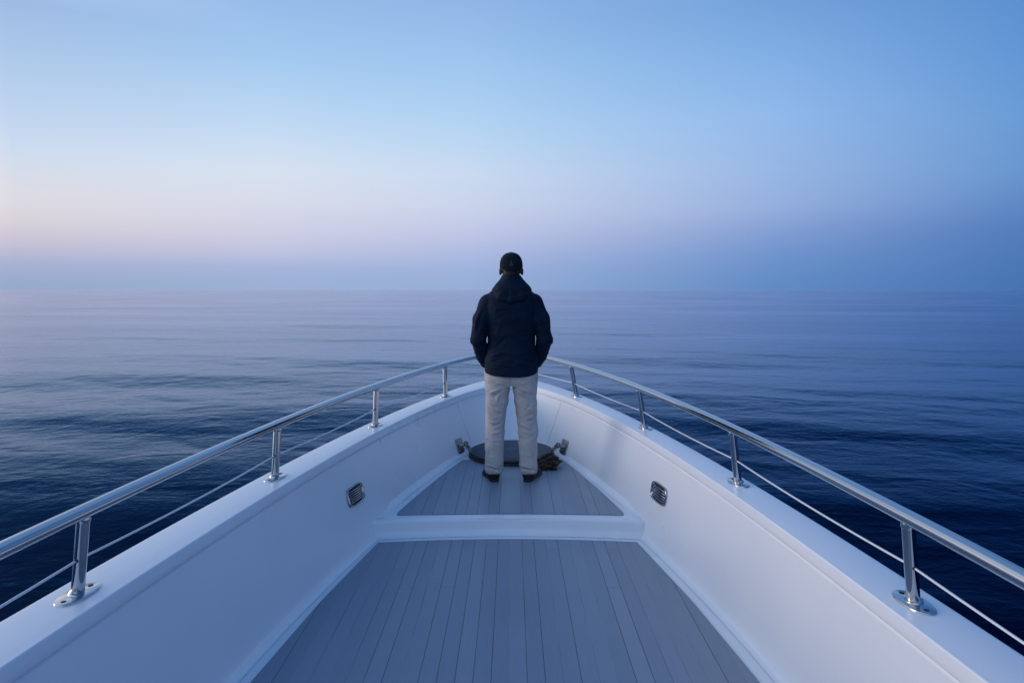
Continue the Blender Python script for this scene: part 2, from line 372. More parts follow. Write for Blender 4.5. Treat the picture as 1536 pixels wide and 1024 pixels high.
# bulwark: cove, inner wall, groove under the coaming, rounded edges, flat cap, outer lip
rows = [wallpt(0.0025, .034), wallpt(0.004, .022), wallpt(0.009, .011), wallpt(0.018, .004), wallpt(0.032, 0), wallpt(.06, 0), wallpt(.16, 0), wallpt(.28, 0), wallpt(.40, 0),
        wallpt(.500, 0), wallpt(.530, 0), wallpt(.5365, .0005), wallpt(.539, -.004), wallpt(.5445, -.004), wallpt(.547, .003), wallpt(.552, .005),
        wallpt(.575, .005), wallpt(.590, .005), wallpt(.594, .005)]
for dz, off in ((.5968, -.0046), (.5985, -.0034), (.5995, -.0014), (.5999, .001), (.6, .004), (.6002, .014)):
    rows.append(row(INN, dz, off, nI))
for k in (.12, .35, .65, .88):
    rows.append(row(INN * (1 - k) + OUT * k, GZ + .003 * math.sin(math.pi * k)))
for dz, off in ((.6, -.014), (.5995, -.008), (.597, -.002), (.592, .001), (.585, .002), (.570, .002), (.545, .0)):
    rows.append(row(OUT, dz, off, nO))
vs, fs = loft(rows)
on_boat(mesh_obj('bulwark', vs, fs, 'gel', smooth=True))

# outer hull down to below the waterline, raked stem
rows = []
for k, (z, sx, ap) in enumerate(((.545, 1.0, 7.87), (.50, .995, 7.86), (.2, .985, 7.78), (-.3, .955, 7.55), (-.9, .90, 7.2), (-1.5, .83, 6.8), (-2.05, .75, 6.4), (-2.7, .6, 5.9))):
    ks = (ap - YS) / (7.88 - YS); off = -.012 if k else -.002
    P = OUT + nO * off
    Q = np.column_stack([P[:, 0] * sx, YS + (P[:, 1] - YS) * ks, np.full(NST, z)])
    rows.append(Q)
vs, fs = loft(rows); n = NST
vs = list(vs); fs.append(tuple([0 + i * n for i in range(8)] + [n - 1 + i * n for i in reversed(range(8))]))
on_boat(mesh_obj('hull', vs, fs, 'hull', auto=50))
mb = MB(); mb.tube([Vector((p[0], p[1], .50)) for p in (OUT + nO * .004)][::2], .024, 8)
on_boat(mb.build('rub_rail', 'hull'))

# lower deck sub floor (white waterway) and the planked panel on it
def panel(name, left, right, z0, z1, mat):
    """closed slab between two polylines of (x,y)"""
    ol = [tuple(p) for p in left] + [tuple(p) for p in reversed(right)]
    mb = MB(); mb.prism(ol, z0, z1); return on_boat(mb.build(name, mat, smooth=False))
def strip(P_left, P_right, z, thick, name, mat):
    n = len(P_left); vs = [(p[0], p[1], z) for p in P_left] + [(p[0], p[1], z) for p in P_right] + [(p[0], p[1], z - thick) for p in P_left] + [(p[0], p[1], z - thick) for p in P_right]
    fs = []
    for i in range(n - 1):
        fs += [(i, n + i, n + i + 1, i + 1), (2*n + i, 2*n + i + 1, 3*n + i + 1, 3*n + i), (i, i + 1, 2*n + i + 1, 2*n + i), (n + i, 3*n + i, 3*n + i + 1, n + i + 1)]
    fs += [(0, 2*n, 3*n, n), (n - 1, 2*n - 1, 4*n - 1, 3*n - 1)]
    return on_boat(mesh_obj(name, vs, fs, mat, smooth=False))
def half_at(P, y, side):
    seg = P[:HALF] if side < 0 else P[HALF - 1:][::-1]
    return float(np.interp(y, seg[:, 1], seg[:, 0]))
NOSE = lambda x: 4.392 - .060 * (x / .84) ** 2       # curved front edge of the step (arched forward)
ys = np.linspace(YS, 4.42, 50)
strip([(half_at(BOT, y, -1) - .03, y) for y in ys], [(half_at(BOT, y, 1) + .03, y) for y in ys], 0.0, .04, 'deck_floor', 'gel')
def plank_half(y):
    u = max(0.0, y / 6.9269); return 1.2619 * (1 - u ** 1.4395) ** .6567
cP = lambda y: -.0645 + .0119 * y
def lower_half(y): return float(np.interp(y, [YS, 0, 1, 1.8, 2.674, 3.4, 4.30], [1.195, 1.18, 1.15, 1.10, 1.0385, .955, .808]))
ys = np.linspace(YS, 4.215, 60)
Lp = [(-lower_half(y) + -.028 , y) for y in ys]; Rp = [(lower_half(y) - .028, y) for y in ys]
xs_ = np.linspace(0, 1, 25)
ol = Lp + [(Lp[-1][0] + (Rp[-1][0] - Lp[-1][0]) * k, NOSE(Lp[-1][0] + (Rp[-1][0] - Lp[-1][0]) * k) - .115) for k in xs_] + Rp[::-1]
mb = MB(); mb.prism(ol, -.03, .006); on_boat(mb.build('lower_deck_planking', 'deck', smooth=False))

# the step: foot fillet, riser, rounded nose, upper platform running to the bow
ST = 0.10
cols_ = np.linspace(-1, 1, 41)
rows = []
def srow(dy, z):
    r = []
    for k in cols_:
        y0 = 4.36; xl = half_at(BOT, y0, -1) - .06; xr = half_at(BOT, y0, 1) + .06
        x = (xl + xr) / 2 + k * (xr - xl) / 2
        r.append((x, NOSE(x) + dy, z))
    return r
for dy, z in ((-.060, .0025), (-.028, .0035), (-.013, .008), (-.004, .016), (.0, .028), (.001, .04), (.006, .075), (.007, .083), (.009, .090), (.014, .0955), (.021, .0985), (.030, ST), (.06, ST)):
    rows.append(srow(dy, z))
vs, fs = loft(rows); on_boat(mesh_obj('deck_step', vs, fs, 'gel'))
ys = np.concatenate([np.linspace(4.40, 6.4, 40), np.linspace(6.42, 6.80, 20)])
lft = []; rgt = []
for y in ys:
    yy_ = min(y, 6.70); l_ = half_at(BOT, yy_, -1) - .06; r_ = half_at(BOT, yy_, 1) + .06
    if y > 6.705: l_ *= .7; r_ *= .7
    lft.append((l_, y)); rgt.append((r_, y))
strip(lft, rgt, ST - .001, .05, 'upper_deck_floor', 'gel')
# cove strip where the upper deck meets the bulwark
def wall_shift(zz, off): return wallpt(zz, off)
sel = [i for i in range(NST) if BOT[i][1] > 4.36]
sc_f = np.clip((BOT[sel][:, 1] - 4.37) / .22, 0, 1); sc_f = sc_f * sc_f * (3 - 2 * sc_f)
rows = []
for zz, off in ((.1012, .036), (.103, .024), (.108, .012), (.118, .004), (.132, .0004), (.134, -.006)):
    w0 = wallpt(.09, -.006)[sel]; w1_ = wallpt(zz, off)[sel]; rows.append(w0 + (w1_ - w0) * sc_f[:, None])
vs, fs = loft(rows); on_boat(mesh_obj('deck_cove', vs, fs, 'gel'))
ys = np.linspace(4.452, 5.93, 40)
Lp = [(cP(y) - plank_half(y), y) for y in ys]; Rp = [(cP(y) + plank_half(y), y) for y in ys]
def rc(P, sgn):   # round the aft corners a little
    return [(P[0][0] + sgn * .035, P[0][1] - .0), (P[0][0] + sgn * .012, P[0][1] + .006), (P[1][0] + sgn * .002, P[1][1])] + P[2:]
Lp = rc(Lp, 1); Rp = rc(Rp, -1)
front = [(Rp[0][0] + (Lp[0][0] - Rp[0][0]) * k, Lp[0][1] + .028 * (1 - (2 * k - 1) ** 2)) for k in np.linspace(0, 1, 21)[1:-1]]
ol = Lp + Rp[::-1] + front
mb = MB(); mb.prism(ol, ST - .02, ST + .006); on_boat(mb.build('upper_deck_planking', 'deck', smooth=False))

# vertical seams moulded in the bulwark
def seam(y, side, z0, z1, w=.0035):
    mb = MB(); zs = np.linspace(z0, z1, 8); vs = []; 
    for z in zs:
        p, tg, up, nr = wall_at(y, z, side)
        for a, b2 in ((-w, -.003), (-w, .0009), (w, .0009), (w, -.003)): vs.append(p + tg * a + nr * b2)
    fs = [(i * 4 + j, i * 4 + j + 1, i * 4 + 5 + j, i * 4 + 4 + j) for i in range(7) for j in range(3)]
    mb.add(vs, fs); return on_boat(mb.build('panel_seam', 'seam', smooth=False))
seam(6.42, 1, .16, .535, .0026); seam(6.36, -1, .16, .535, .0014)

# handrail
RR = .0245
mb = MB(); mb.tube([(p[0], p[1], rail_z(p[1])) for p in RAIL], RR, 20); on_boat(mb.build('handrail', 'steel'))
WZ = GZ + .125
STP = [(-1, .77), (-1, 2.17), (-1, 3.57), (-1, 4.973), (-1, 6.361), (1, .72), (1, 2.113), (1, 3.469), (1, 4.888), (1, 6.361), (0, 7.56)]
def st_base(side, y):
    if side == 0: return Vector((-.005, 7.56, GZ))
    u = max(0, y / 7.4934); h = 1.4303 * (1 - u ** 2.0384) ** .6694
    return Vector((-.104 + .0146 * y + side * h, y, GZ))
def rail_pt(side, y):
    if side == 0: return Vector((-.03, 7.68, rail_z(7.68)))
    seg = RAIL[:HALF] if side < 0 else RAIL[HALF - 1:][::-1]
    return Vector((float(np.interp(y, seg[:, 1], seg[:, 0])), y, rail_z(y)))
def tangent(side, y):
    if side == 0: return Vector((1, 0, 0))
    return (st_base(side, y + .05) - st_base(side, y - .05)).normalized()
wire_pts = {}
for side, y in STP:
    p0 = st_base(side, y); p1 = rail_pt(side, y); tg = tangent(side, y)
    ax = (p1 - p0).normalized()
    mb = MB(); mb.tube([p0 + Vector((0, 0, .004)), p0 + ax * .1, p1 - ax * .006], .0205, 18)
    mb.tube([p0 + Vector((0, 0, .006)), p0 + Vector((0, 0, .010)) + ax * .004, p0 + ax * .016], [.029, .0265, .0212], 18)
    mb.tube([p1 - ax * .034, p1 - ax * .030, p1 - ax * .024, p1 - ax * .016], [.0208, .0226, .0232, .0216], 18)   # weld bead under the rail
    st = on_boat(mb.build('stanchion', 'steel'))
    # base plate: flattened oval with two screws
    an = math.atan2(tg.y, tg.x); ol = []
    for i in range(40):
        a = 2 * math.pi * i / 40; cx_, sx_ = math.cos(a), math.sin(a)
        ol.append((.086 * math.copysign(abs(cx_) ** .85, cx_), .045 * math.copysign(abs(sx_) ** .92, sx_)))
    m4 = Matrix.Translation(p0 + Vector((0, 0, .0035))) @ Matrix.Rotation(an, 4, 'Z')
    mb = MB(); mb.prism(ol, -.006, .0055, m4, edge=.003); bp2 = mb.build('base_plate', 'steel', auto=50)
    bp2.parent = st
    for s_ in (-1, 1):
        mb = MB(); c = p0 + tg * (.062 * s_) + Vector((0, 0, .0092))
        mb.tube([c - Vector((0, 0, .003)), c + Vector((0, 0, .0006)), c + Vector((0, 0, .0012))], [.0085, .0085, .006], 12); s2 = mb.build('screw', 'dark'); s2.parent = st
    k = (WZ - GZ) / (p1.z - GZ); wp = p0 + (p1 - p0) * k; wire_pts[(side, y)] = wp
    mb = MB(); mb.tube([wp - tg * .0235, wp - tg * .019, wp + tg * .019, wp + tg * .0235], [.006, .0085, .0085, .006], 10)
    s3 = mb.build('wire_grommet', 'dark'); s3.parent = st
for side in (-1, 1):
    ptsW = [wire_pts[(side, y)] for s_, y in STP if s_ == side] + [wire_pts[(0, 7.56)]]
    first = st_base(side, -.6); ptsW = [Vector((first.x, -.6, WZ))] + ptsW
    # bow bay follows a curve, other bays are straight spans with a slight sag
    path = []
    for i in range(len(ptsW) - 1):
        a, b_ = ptsW[i], ptsW[i + 1]; last = i == len(ptsW) - 2
        for k in range(14):
            u = k / 14; p = a.lerp(b_, u); p.z -= .010 * 4 * u * (1 - u)
            if last: out = Vector((side, .62, 0)).normalized(); p += out * (.05 * 4 * u * (1 - u))
            path.append(p)
    path.append(ptsW[-1])
    mb = MB(); mb.tube(path, .0042, 8); on_boat(mb.build('lifeline_wire', 'wire'))

# scupper / ventilation grilles let into the bulwark
def frame_m(p, tg, up, nr):
    m_ = Matrix((tg, up, nr)).transposed().to_4x4(); m_.translation = p; return m_
def super_ol(a, b_, e=3.2, n=44):
    o = []
    for i in range(n):
        q = 2 * math.pi * i / n; c, s_ = math.cos(q), math.sin(q)
        o.append((a * math.copysign(abs(c) ** (2 / e), c), b_ * math.copysign(abs(s_) ** (2 / e), s_)))
    return o
def grille(y, z, side, nslat, angle):
    p, tg, up, nr = wall_at(y, z, side); m4 = frame_m(p, tg, up, nr)
    m3 = m4.to_3x3(); a, h = .122, .060
    # dished surround: outer rim up and over into the recess
    prof = [(1.0, -.002), (1.0, .007), (.975, .012), (.93, .0145), (.87, .012), (.83, .004), (.80, -.001)]
    rows = []
    for k, zz in prof:
        rows.append([m4 @ Vector((x * k, y_ * k, zz)) for x, y_ in super_ol(a, h, 4.2)])
    rows = [r + [r[0]] for r in rows]; vs, fs = loft([[tuple(q) for q in r] for r in rows])
    fr = on_boat(mesh_obj('vent_grille', vs, fs, 'chrome'))
    mb = MB(); mb.prism([(x * .84, y_ * .84) for x, y_ in super_ol(a, h, 4.2)], .0005, .0015, m4); bk = mb.build('vent_recess', 'dark'); bk.parent = fr
    for i in range(nslat):
        yy_ = h * .66 * (2 * (i + .5) / nslat - 1); wx = a * .80 * (1 - abs(yy_ / (h * .9)) ** 4) ** .25
        mb = MB(); pts = []
        for k in np.linspace(-1, 1, 9): pts.append(m4 @ Vector((wx * k, yy_ + angle * k * .0, .004 + .007 * (1 - k * k))))
        mb.tube(pts, (.0036 if nslat > 5 else .0048), 8); s_ = mb.build('vent_slat', 'chrome'); s_.parent = fr
    for s_ in (-1, 1):
        mb = MB(); c = m4 @ Vector((s_ * a * .915, 0, .0135)); mb.ball(c, (.0045, .0045, .003), m3); q = mb.build('screw', 'wire'); q.parent = fr
    return fr
grille(4.21, .316, -1, 6, 0); grille(4.22, .322, 1, 5, 0)

# mooring eyes on square plates beside the hatch
def mooring_eye(y, z, side, aim):
    p, tg, up, nr = wall_at(y, z, side); m4 = frame_m(p, tg, up, nr); m3 = m4.to_3x3()
    mb = MB(); mb.prism([(x, y_) for x, y_ in super_ol(.066, .066, 9, 40)], -.002, .011, m4, edge=.002); pl = on_boat(mb.build('mooring_plate', 'steel2'))
    for sx in (-1, 1):
        for sy in (-1, 1):
            mb = MB(); c = m4 @ Vector((sx * .048, sy * .048, .012)); mb.tube([c, c + nr * .004], [.009, .007], 6); q = mb.build('bolt', 'steel2'); q.parent = pl
    mb = MB(); c0 = m4 @ Vector((0, 0, .010))
    mb.tube([c0, c0 + nr * .01, c0 + nr * .03, c0 + nr * .045], [.030, .024, .014, .013], 14)
    mb.torus(c0 + nr * .058, .020, .0075, Matrix((nr, up, tg)).transposed(), 18, 8)
    q = mb.build('ring_eye', 'steel2'); q.parent = pl
    aimv = Vector(aim); start = c0 + nr * .066; d = (aimv - start); n_l = 3
    dn = d.normalized(); s1 = dn.cross(Vector((0, 0, 1))).normalized(); s2 = dn.cross(s1)
    for i in range(n_l):
        c = start + d * ((i + .5) / n_l); A, B_ = (s1, s2) if i % 2 else (s2, s1)
        mb = MB(); mb.torus(c, .017, .0072, Matrix((dn, A, B_)).transposed(), 18, 8, sx=1.35); q = mb.build('shackle_link', 'steel2'); q.parent = pl
    return pl
mooring_eye(6.13, .185, -1, (-.375, 6.03, .155))
mooring_eye(6.08, .185, 1, (.345, 5.99, .150))

# round deck hatch
HC = Vector((-.004, 6.10, ST))
ol = [(HC.x + .385 * math.cos(a), HC.y + .405 * math.sin(a)) for a in [2 * math.pi * i / 72 for i in range(72)]]
def ring_rows(prof, sx=.385, sy=.405):
    rows = []
    for k, z in prof:
        rr = [(HC.x + sx * k * math.cos(a), HC.y + sy * k * math.sin(a), HC.z + z) for a in [2 * math.pi * i / 72 for i in range(73)]]
        rows.append(rr)
    return loft(rows)
vs, fs = ring_rows([(1.0, .0), (1.01, .004), (1.01, .020), (.995, .027), (.96, .030), (.95, .030)]); hatch = on_boat(mesh_obj('deck_hatch', vs, fs, 'rubber'))
vs, fs = ring_rows([(.955, .026), (.985, .030), (.995, .036), (.995, .044), (.985, .051), (.965, .055), (.94, .056), (.925, .053)]); q = mesh_obj('hatch_rim', vs, fs, 'rubber'); q.parent = hatch
vs, fs = ring_rows([(.93, .050), (.925, .0535), (.9, .056), (.6, .061), (.3, .064), (.001, .065)]); q = mesh_obj('hatch_lid', vs, fs, 'lid'); q.parent = hatch
mb = MB()       # faint raised diamond mark
for i, (dx, dy) in enumerate(((0, .052), (.017, .034), (-.017, .034), (.034, .016), (-.034, .016), (0, .018), (.05, 0), (-.05, 0), (.017, 0), (-.017, 0), (.034, -.016), (-.034, -.016), (0, -.018), (.017, -.034), (-.017, -.034), (0, -.052))):
    mb.ball((HC.x - .008 + dx, HC.y - .01 + dy * 1.3, HC.z + .0645), (.0075, .009, .003), nu=8, nv=6)
q = mb.build('hatch_emblem', 'emblem'); q.parent = hatch

# tangled mooring rope beside the right foot
random.seed(11)
rb = Vector((.318, 5.66, ST + .010)); P = []
P.append(Vector((.352, 5.965, ST + .075)))
P.append(Vector((.350, 5.86, ST + .06)))
for i in range(46):
    a = i * 2.15 + random.uniform(-.5, .5); r_ = random.uniform(.025, .092)
    P.append(rb + Vector((r_ * math.cos(a) + .02 * math.sin(i * .6), r_ * 1.25 * math.sin(a), .012 + max(0, (.115 - r_)) * random.uniform(.2, 1.3))))
for a in np.linspace(1.2, -2.6, 7): P.append(Vector((.235 + .05 * math.cos(a), 5.60 + .045 * math.sin(a), ST + .014)))
P.append(Vector((.28, 5.66, ST + .02))); P.append(Vector((.33, 5.60, ST + .014))); P.append(Vector((.365, 5.56, ST + .014)))
path = catmull(P, 8)
mb = MB(); rad = [.0135 * (1 + .14 * math.sin(i * 2.2)) for i in range(len(path))]
mb.tube([tuple(p) for p in path], rad, 8)
rope = mb.build('mooring_rope', 'rope')
tag(rope, 'tangled dark brown rope heaped on the deck beside the right shoe', 'rope')

# ------------------------------------------------------------------ implicit-surface modelling for the figure
def surface(f, lo, hi, h):
    lo = np.array(lo, float); hi = np.array(hi, float); nn = np.ceil((hi - lo) / h).astype(int) + 1
    ax = [lo[k] + h * np.arange(nn[k]) for k in range(3)]
    X, Y, Z = np.meshgrid(*ax, indexing='ij'); D = f(X.astype(np.float32), Y.astype(np.float32), Z.astype(np.float32))
    D[0] = D[-1] = np.maximum(D[0], h); D[:, 0] = np.maximum(D[:, 0], h); D[:, -1] = np.maximum(D[:, -1], h); D[:, :, 0] = np.maximum(D[:, :, 0], h); D[:, :, -1] = np.maximum(D[:, :, -1], h)
    S = D < 0; c = [n_ - 1 for n_ in nn]
    cnt = np.zeros(c, np.int8)
    for i in (0, 1):
        for j in (0, 1):
            for k in (0, 1): cnt += S[i:i + c[0], j:j + c[1], k:k + c[2]]
    act = (cnt > 0) & (cnt < 8); idx = -np.ones(c, np.int64); A = np.argwhere(act); idx[act] = np.arange(len(A))
    acc = np.zeros((len(A), 3)); w = np.zeros(len(A))
    corners = [(0,0,0),(1,0,0),(0,1,0),(1,1,0),(0,0,1),(1,0,1),(0,1,1),(1,1,1)]
    for a in range(8):
        for b_ in range(a + 1, 8):
            ca, cb2 = np.array(corners[a]), np.array(corners[b_])
            if np.abs(ca - cb2).sum() != 1: continue
            da = D[tuple((A + ca).T)]; db = D[tuple((A + cb2).T)]; cr_ = (da < 0) != (db < 0)
            tt = np.where(cr_, da / (da - db + 1e-12), 0)
            acc += np.where(cr_[:, None], ca + (cb2 - ca) * tt[:, None], 0); w += cr_
    V = lo + h * (A + acc / w[:, None]); F = []
    for axi in range(3):
        o = [0, 0, 0]; o[axi] = 1
        s0 = S[:nn[0]-o[0], :nn[1]-o[1], :nn[2]-o[2]]; s1 = S[o[0]:, o[1]:, o[2]:]
        E_ = np.argwhere(s0 != s1); u, v_ = [q for q in range(3) if q != axi]
        E_ = E_[(E_[:, u] > 0) & (E_[:, v_] > 0)]
        E_ = E_[(E_[:, u] < c[u]) & (E_[:, v_] < c[v_])]
        def at(du, dv):
            q = E_.copy(); q[:, u] -= du; q[:, v_] -= dv; return idx[tuple(q.T)]
        q4 = np.stack([at(0, 0), at(1, 0), at(1, 1), at(0, 1)], 1)
        fl = s0[tuple(E_.T)]
        if axi == 1: fl = ~fl
        q4 = np.where(fl[:, None], q4, q4[:, ::-1]); F.append(q4[(q4 >= 0).all(1)])
    F = np.concatenate(F)
    return V, F
def relax(V, F, it=2, lam=.5):
    a = F[:, [0, 1, 2, 3]].ravel(); b_ = F[:, [1, 2, 3, 0]].ravel()
    for _ in range(it):
        s_ = np.zeros_like(V); w = np.zeros(len(V))
        for p, q in ((a, b_), (b_, a)):
            np.add.at(s_, p, V[q]); np.add.at(w, p, 1)
        V = V * (1 - lam) + lam * s_ / w[:, None]
    return V
def vnormals(V, F):
    n_ = np.cross(V[F[:, 2]] - V[F[:, 0]], V[F[:, 3]] - V[F[:, 1]]); o = np.zeros_like(V)
    for k in range(4): np.add.at(o, F[:, k], n_)
    return o / (np.linalg.norm(o, axis=1)[:, None] + 1e-12)
def smin(a, b_, k):
    h_ = np.clip(.5 + .5 * (b_ - a) / k, 0, 1); return b_ * (1 - h_) + a * h_ - k * h_ * (1 - h_)
def smax(a, b_, k): return -smin(-a, -b_, k)
def cap_(X, Y, Z, a, b_, ra, rb):
    a = np.array(a, float); d = np.array(b_, float) - a; L2 = (d ** 2).sum()
    t_ = np.clip(((X - a[0]) * d[0] + (Y - a[1]) * d[1] + (Z - a[2]) * d[2]) / L2, 0, 1)
    return np.sqrt((X - a[0] - t_ * d[0]) ** 2 + (Y - a[1] - t_ * d[1]) ** 2 + (Z - a[2] - t_ * d[2]) ** 2) - (ra + (rb - ra) * t_)
def ell(X, Y, Z, c, r):
    k = np.sqrt(((X - c[0]) / r[0]) ** 2 + ((Y - c[1]) / r[1]) ** 2 + ((Z - c[2]) / r[2]) ** 2)
    return (k - 1) * min(r)
def column(X, Y, Z, tab, e=2.3):
    """stacked ovals: rows of z, cx, cy, a, b"""
    T = np.array(sorted(tab)); cx, cy, a, b_ = [np.interp(Z, T[:, 0], T[:, k]) for k in (1, 2, 3, 4)]
    k = (np.abs((X - cx) / a) ** e + np.abs((Y - cy) / b_) ** e) ** (1 / e)
    d = (k - 1) * np.minimum(a, b_); return np.maximum(d, np.maximum(T[0, 0] - Z, Z - T[-1, 0]))
def folds(V, F, segs, seed=0, amp=.0, sc_=20):
    n_ = vnormals(V, F); d = np.zeros(len(V))
    for a, b_, w, am in segs:
        a = np.array(a, float); dd = np.array(b_, float) - a
        t_ = np.clip(((V - a) @ dd) / (dd @ dd), 0, 1); ds = np.linalg.norm(V - a - t_[:, None] * dd, axis=1)
        taper = np.sin(np.pi * np.clip(t_ * .9 + .05, 0, 1)) ** .6
        d += am * taper * np.exp(-(ds / w) ** 2)
    if amp:
        rg = np.random.default_rng(seed)
        for _ in range(14):
            k = rg.normal(size=3) * sc_ * np.array([.8, .8, 1.3]); d += amp / 3 * np.sin(V @ k + rg.uniform(0, 6.3))
    return V + n_ * d[:, None]
person = empty('person', (-.006, 5.27, ST + .006))
tag(person, 'person seen from behind, standing legs apart, navy hooded jacket, dark cap, light trousers', 'person')
def part(name, f, lo, hi, h, mat, segs=(), amp=0.0, it=2, seed=0, parent=person, sc_=20):
    V, F = surface(f, lo, hi, h); V = relax(V, F, it); 
    if len(segs) or amp: V = folds(V, F, segs, seed, amp, sc_)
    me = bpy.data.meshes.new(name); me.from_pydata(V.tolist(), [], F.tolist())
    bm = bmesh.new(); bm.from_mesh(me); bmesh.ops.recalc_face_normals(bm, faces=bm.faces); bm.to_mesh(me); bm.free()
    me.polygons.foreach_set('use_smooth', [True] * len(me.polygons)); me.materials.append(M[mat])
    o = bpy.data.objects.new(name, me); col.objects.link(o); o.parent = parent; return o

LEG = {-1: [(.86, -.098, .015, .104, .118), (.76, -.104, .010, .100, .112), (.636, -.110, .005, .089, .098), (.50, -.124, .000, .079, .084), (.42, -.128, .000, .075, .080), (.30, -.131, -.010, .072, .078), (.18, -.134, -.012, .073, .080), (.10, -.134, -.008, .074, .082), (.036, -.133, .004, .064, .080)],
        1: [(.86, .098, .015, .104, .118), (.76, .104, .010, .100, .112), (.636, .110, .005, .089, .098), (.50, .121, .000, .077, .084), (.43, .129, .000, .078, .081), (.30, .131, -.010, .072, .078), (.18, .134, -.012, .072, .080), (.10, .137, -.008, .072, .082), (.036, .134, .004, .063, .080)]}
def f_head(X, Y, Z):
    d = ell(X, Y, Z, (0, -.002, 1.682), (.075, .096, .098))
    d = smin(d, ell(X, Y, Z, (0, .040, 1.612), (.056, .062, .080)), .03)       # face and jaw
    d = smin(d, ell(X, Y, Z, (0, .088, 1.560), (.022, .018, .016)), .02)       # chin
    d = smin(d, cap_(X, Y, Z, (0, .092, 1.665), (0, .113, 1.632), .009, .013), .012)   # nose
    d = smin(d, cap_(X, Y, Z, (-.022, .096, 1.598), (.022, .096, 1.598), .009, .009), .01)  # lips
    d = smax(d, -cap_(X, Y, Z, (-.018, .110, 1.600), (.018, .110, 1.600), .003, .003), .004)
    for s_ in (-1, 1):
        d = smax(d, -ell(X, Y, Z, (s_ * .031, .098, 1.668), (.017, .014, .011)), .01)
        d = smin(d, ell(X, Y, Z, (s_ * .031, .083, 1.667), (.012, .012, .010)), .003)
        d = smin(d, cap_(X, Y, Z, (s_ * .016, .094, 1.684), (s_ * .046, .084, 1.682), .006, .005), .012)
        e = ell(X, Y, Z, (s_ * .0835, -.002, 1.634), (.0125, .017, .031)); e = smax(e, -ell(X, Y, Z, (s_ * .094, .014, 1.636), (.006, .009, .018)), .006)
        d = smin(d, e, .008)
    d = smin(d, cap_(X, Y, Z, (0, -.012, 1.60), (0, -.020, 1.47), .056, .062), .03)
    return d
HANDP = {}
def f_body(X, Y, Z):
    d = f_head(X, Y, Z)
    d = smin(d, column(X, Y, Z, [(.82, 0, .01, .165, .11), (1.0, 0, .0, .15, .10), (1.2, 0, -.005, .165, .105), (1.36, 0, -.01, .18, .10), (1.45, 0, -.012, .13, .075), (1.50, 0, -.015, .07, .06)]), .03)
    for s_ in (-1, 1):
        d = smin(d, cap_(X, Y, Z, (s_ * .165, -.005, 1.40), (s_ * .240, -.045, 1.12), .052, .040), .03)
        d = smin(d, cap_(X, Y, Z, (s_ * .240, -.045, 1.12), (s_ * .200, .090, .955), .040, .028), .02)
        # hand slipped into the front pocket, fingers curled inward
        d = smin(d, ell(X, Y, Z, (s_ * .176, .130, .925), (.034, .026, .048)), .015)
        for q in range(4):
            b0 = (s_ * (.160 - .012 * q), .135 + .003 * q, .905 + .017 * q); b1 = (s_ * (.125 - .010 * q), .150, .888 + .017 * q); b2 = (s_ * (.098 - .004 * abs(q - 1.5)), .142, .880 + .017 * q)
            d = smin(d, np.minimum(cap_(X, Y, Z, b0, b1, .0085, .008), cap_(X, Y, Z, b1, b2, .008, .007)), .003)
        d = smin(d, cap_(X, Y, Z, (s_ * .178, .125, .955), (s_ * .140, .158, .965), .011, .009), .006)
        T = LEG[s_]; d = smin(d, column(X, Y, Z, [(z, cx, cy, a * (.72 if z > .25 else .5), b_ * (.72 if z > .25 else .5)) for z, cx, cy, a, b_ in T], 2), .03)
        d = smin(d, cap_(X, Y, Z, (s_ * .134, -.01, .05), (s_ * .185, .17, .04), .032, .026), .02)
    return d
part('body', f_body, (-.33, -.16, .005), (.33, .23, 1.80), .0065, 'skin')
# hair below the cap
def f_hair(X, Y, Z):
    d = ell(X, Y, Z, (0, -.008, 1.680), (.0775, .0985, .100)); d = smin(d, ell(X, Y, Z, (0, -.048, 1.612), (.052, .040, .040)), .02)
    d = smax(d, Y - .030 + (Z - 1.62) * .2, .01); d = smax(d, 1.585 - Z, .006)
    ear = ell(X, Y, Z, (.086, .0, 1.634), (.020, .024, .036)); ear2 = ell(X, Y, Z, (-.086, .0, 1.634), (.020, .024, .036))
    return smax(smax(d, -ear, .004), -ear2, .004)
part('hair', f_hair, (-.1, -.13, 1.56), (.1, .06, 1.80), .004, 'hair')
def f_cap(X, Y, Z):
    d = ((np.abs(X / .0885) ** 2.35 + np.abs(Y / .106) ** 2.35 + np.abs((Z - 1.672) / .107) ** 2.35) ** (1 / 2.35) - 1) * .0885
    low = 1.663 - .022 * np.clip(-Y / .1, 0, 1); d = smax(d, low - Z, .006)
    ang = np.arctan2(X, Y + .0); r_ = np.sqrt(X ** 2 + Y ** 2)
    d = d + .0009 * np.exp(-(np.abs(np.sin(ang * 3)) * r_ / .004) ** 2) * (r_ > .004)
    d = smin(d, ell(X, Y, Z, (0, 0, 1.777), (.010, .010, .007)), .004)
    arch = np.sqrt((X / .034) ** 2 + ((Z - 1.645) / .034) ** 2); d = d + np.where((Y < 0), .0016 * np.exp(-((arch - 1) / .09) ** 2), 0)
    br = ell(X, Y, Z, (0, .120, 1.676), (.078, .075, .02)); br = np.maximum(br, np.abs(Z - (1.675 - 9 * X ** 2 * .35 - .12 * (Y - .1))) - .0035)
    br = np.maximum(br, .07 - Y)
    return smin(d, br, .004)
cap_o = part('cap', f_cap, (-.11, -.13, 1.60), (.11, .22, 1.81), .0038, 'cap', it=1)
mb = MB(); pts = [(.088 * math.sin(a), -.104 * math.cos(a), 1.643) for a in np.linspace(-.5, .5, 9)]
rows = [[(x * k, y_ * k, z + dz) for x, y_, z in pts] for k, dz in ((1.0, -.010), (1.025, -.009), (1.03, .007), (1.0, .009))]
vs, fs = loft(rows); q = mesh_obj('cap_strap', vs, fs, 'cap'); q.parent = cap_o

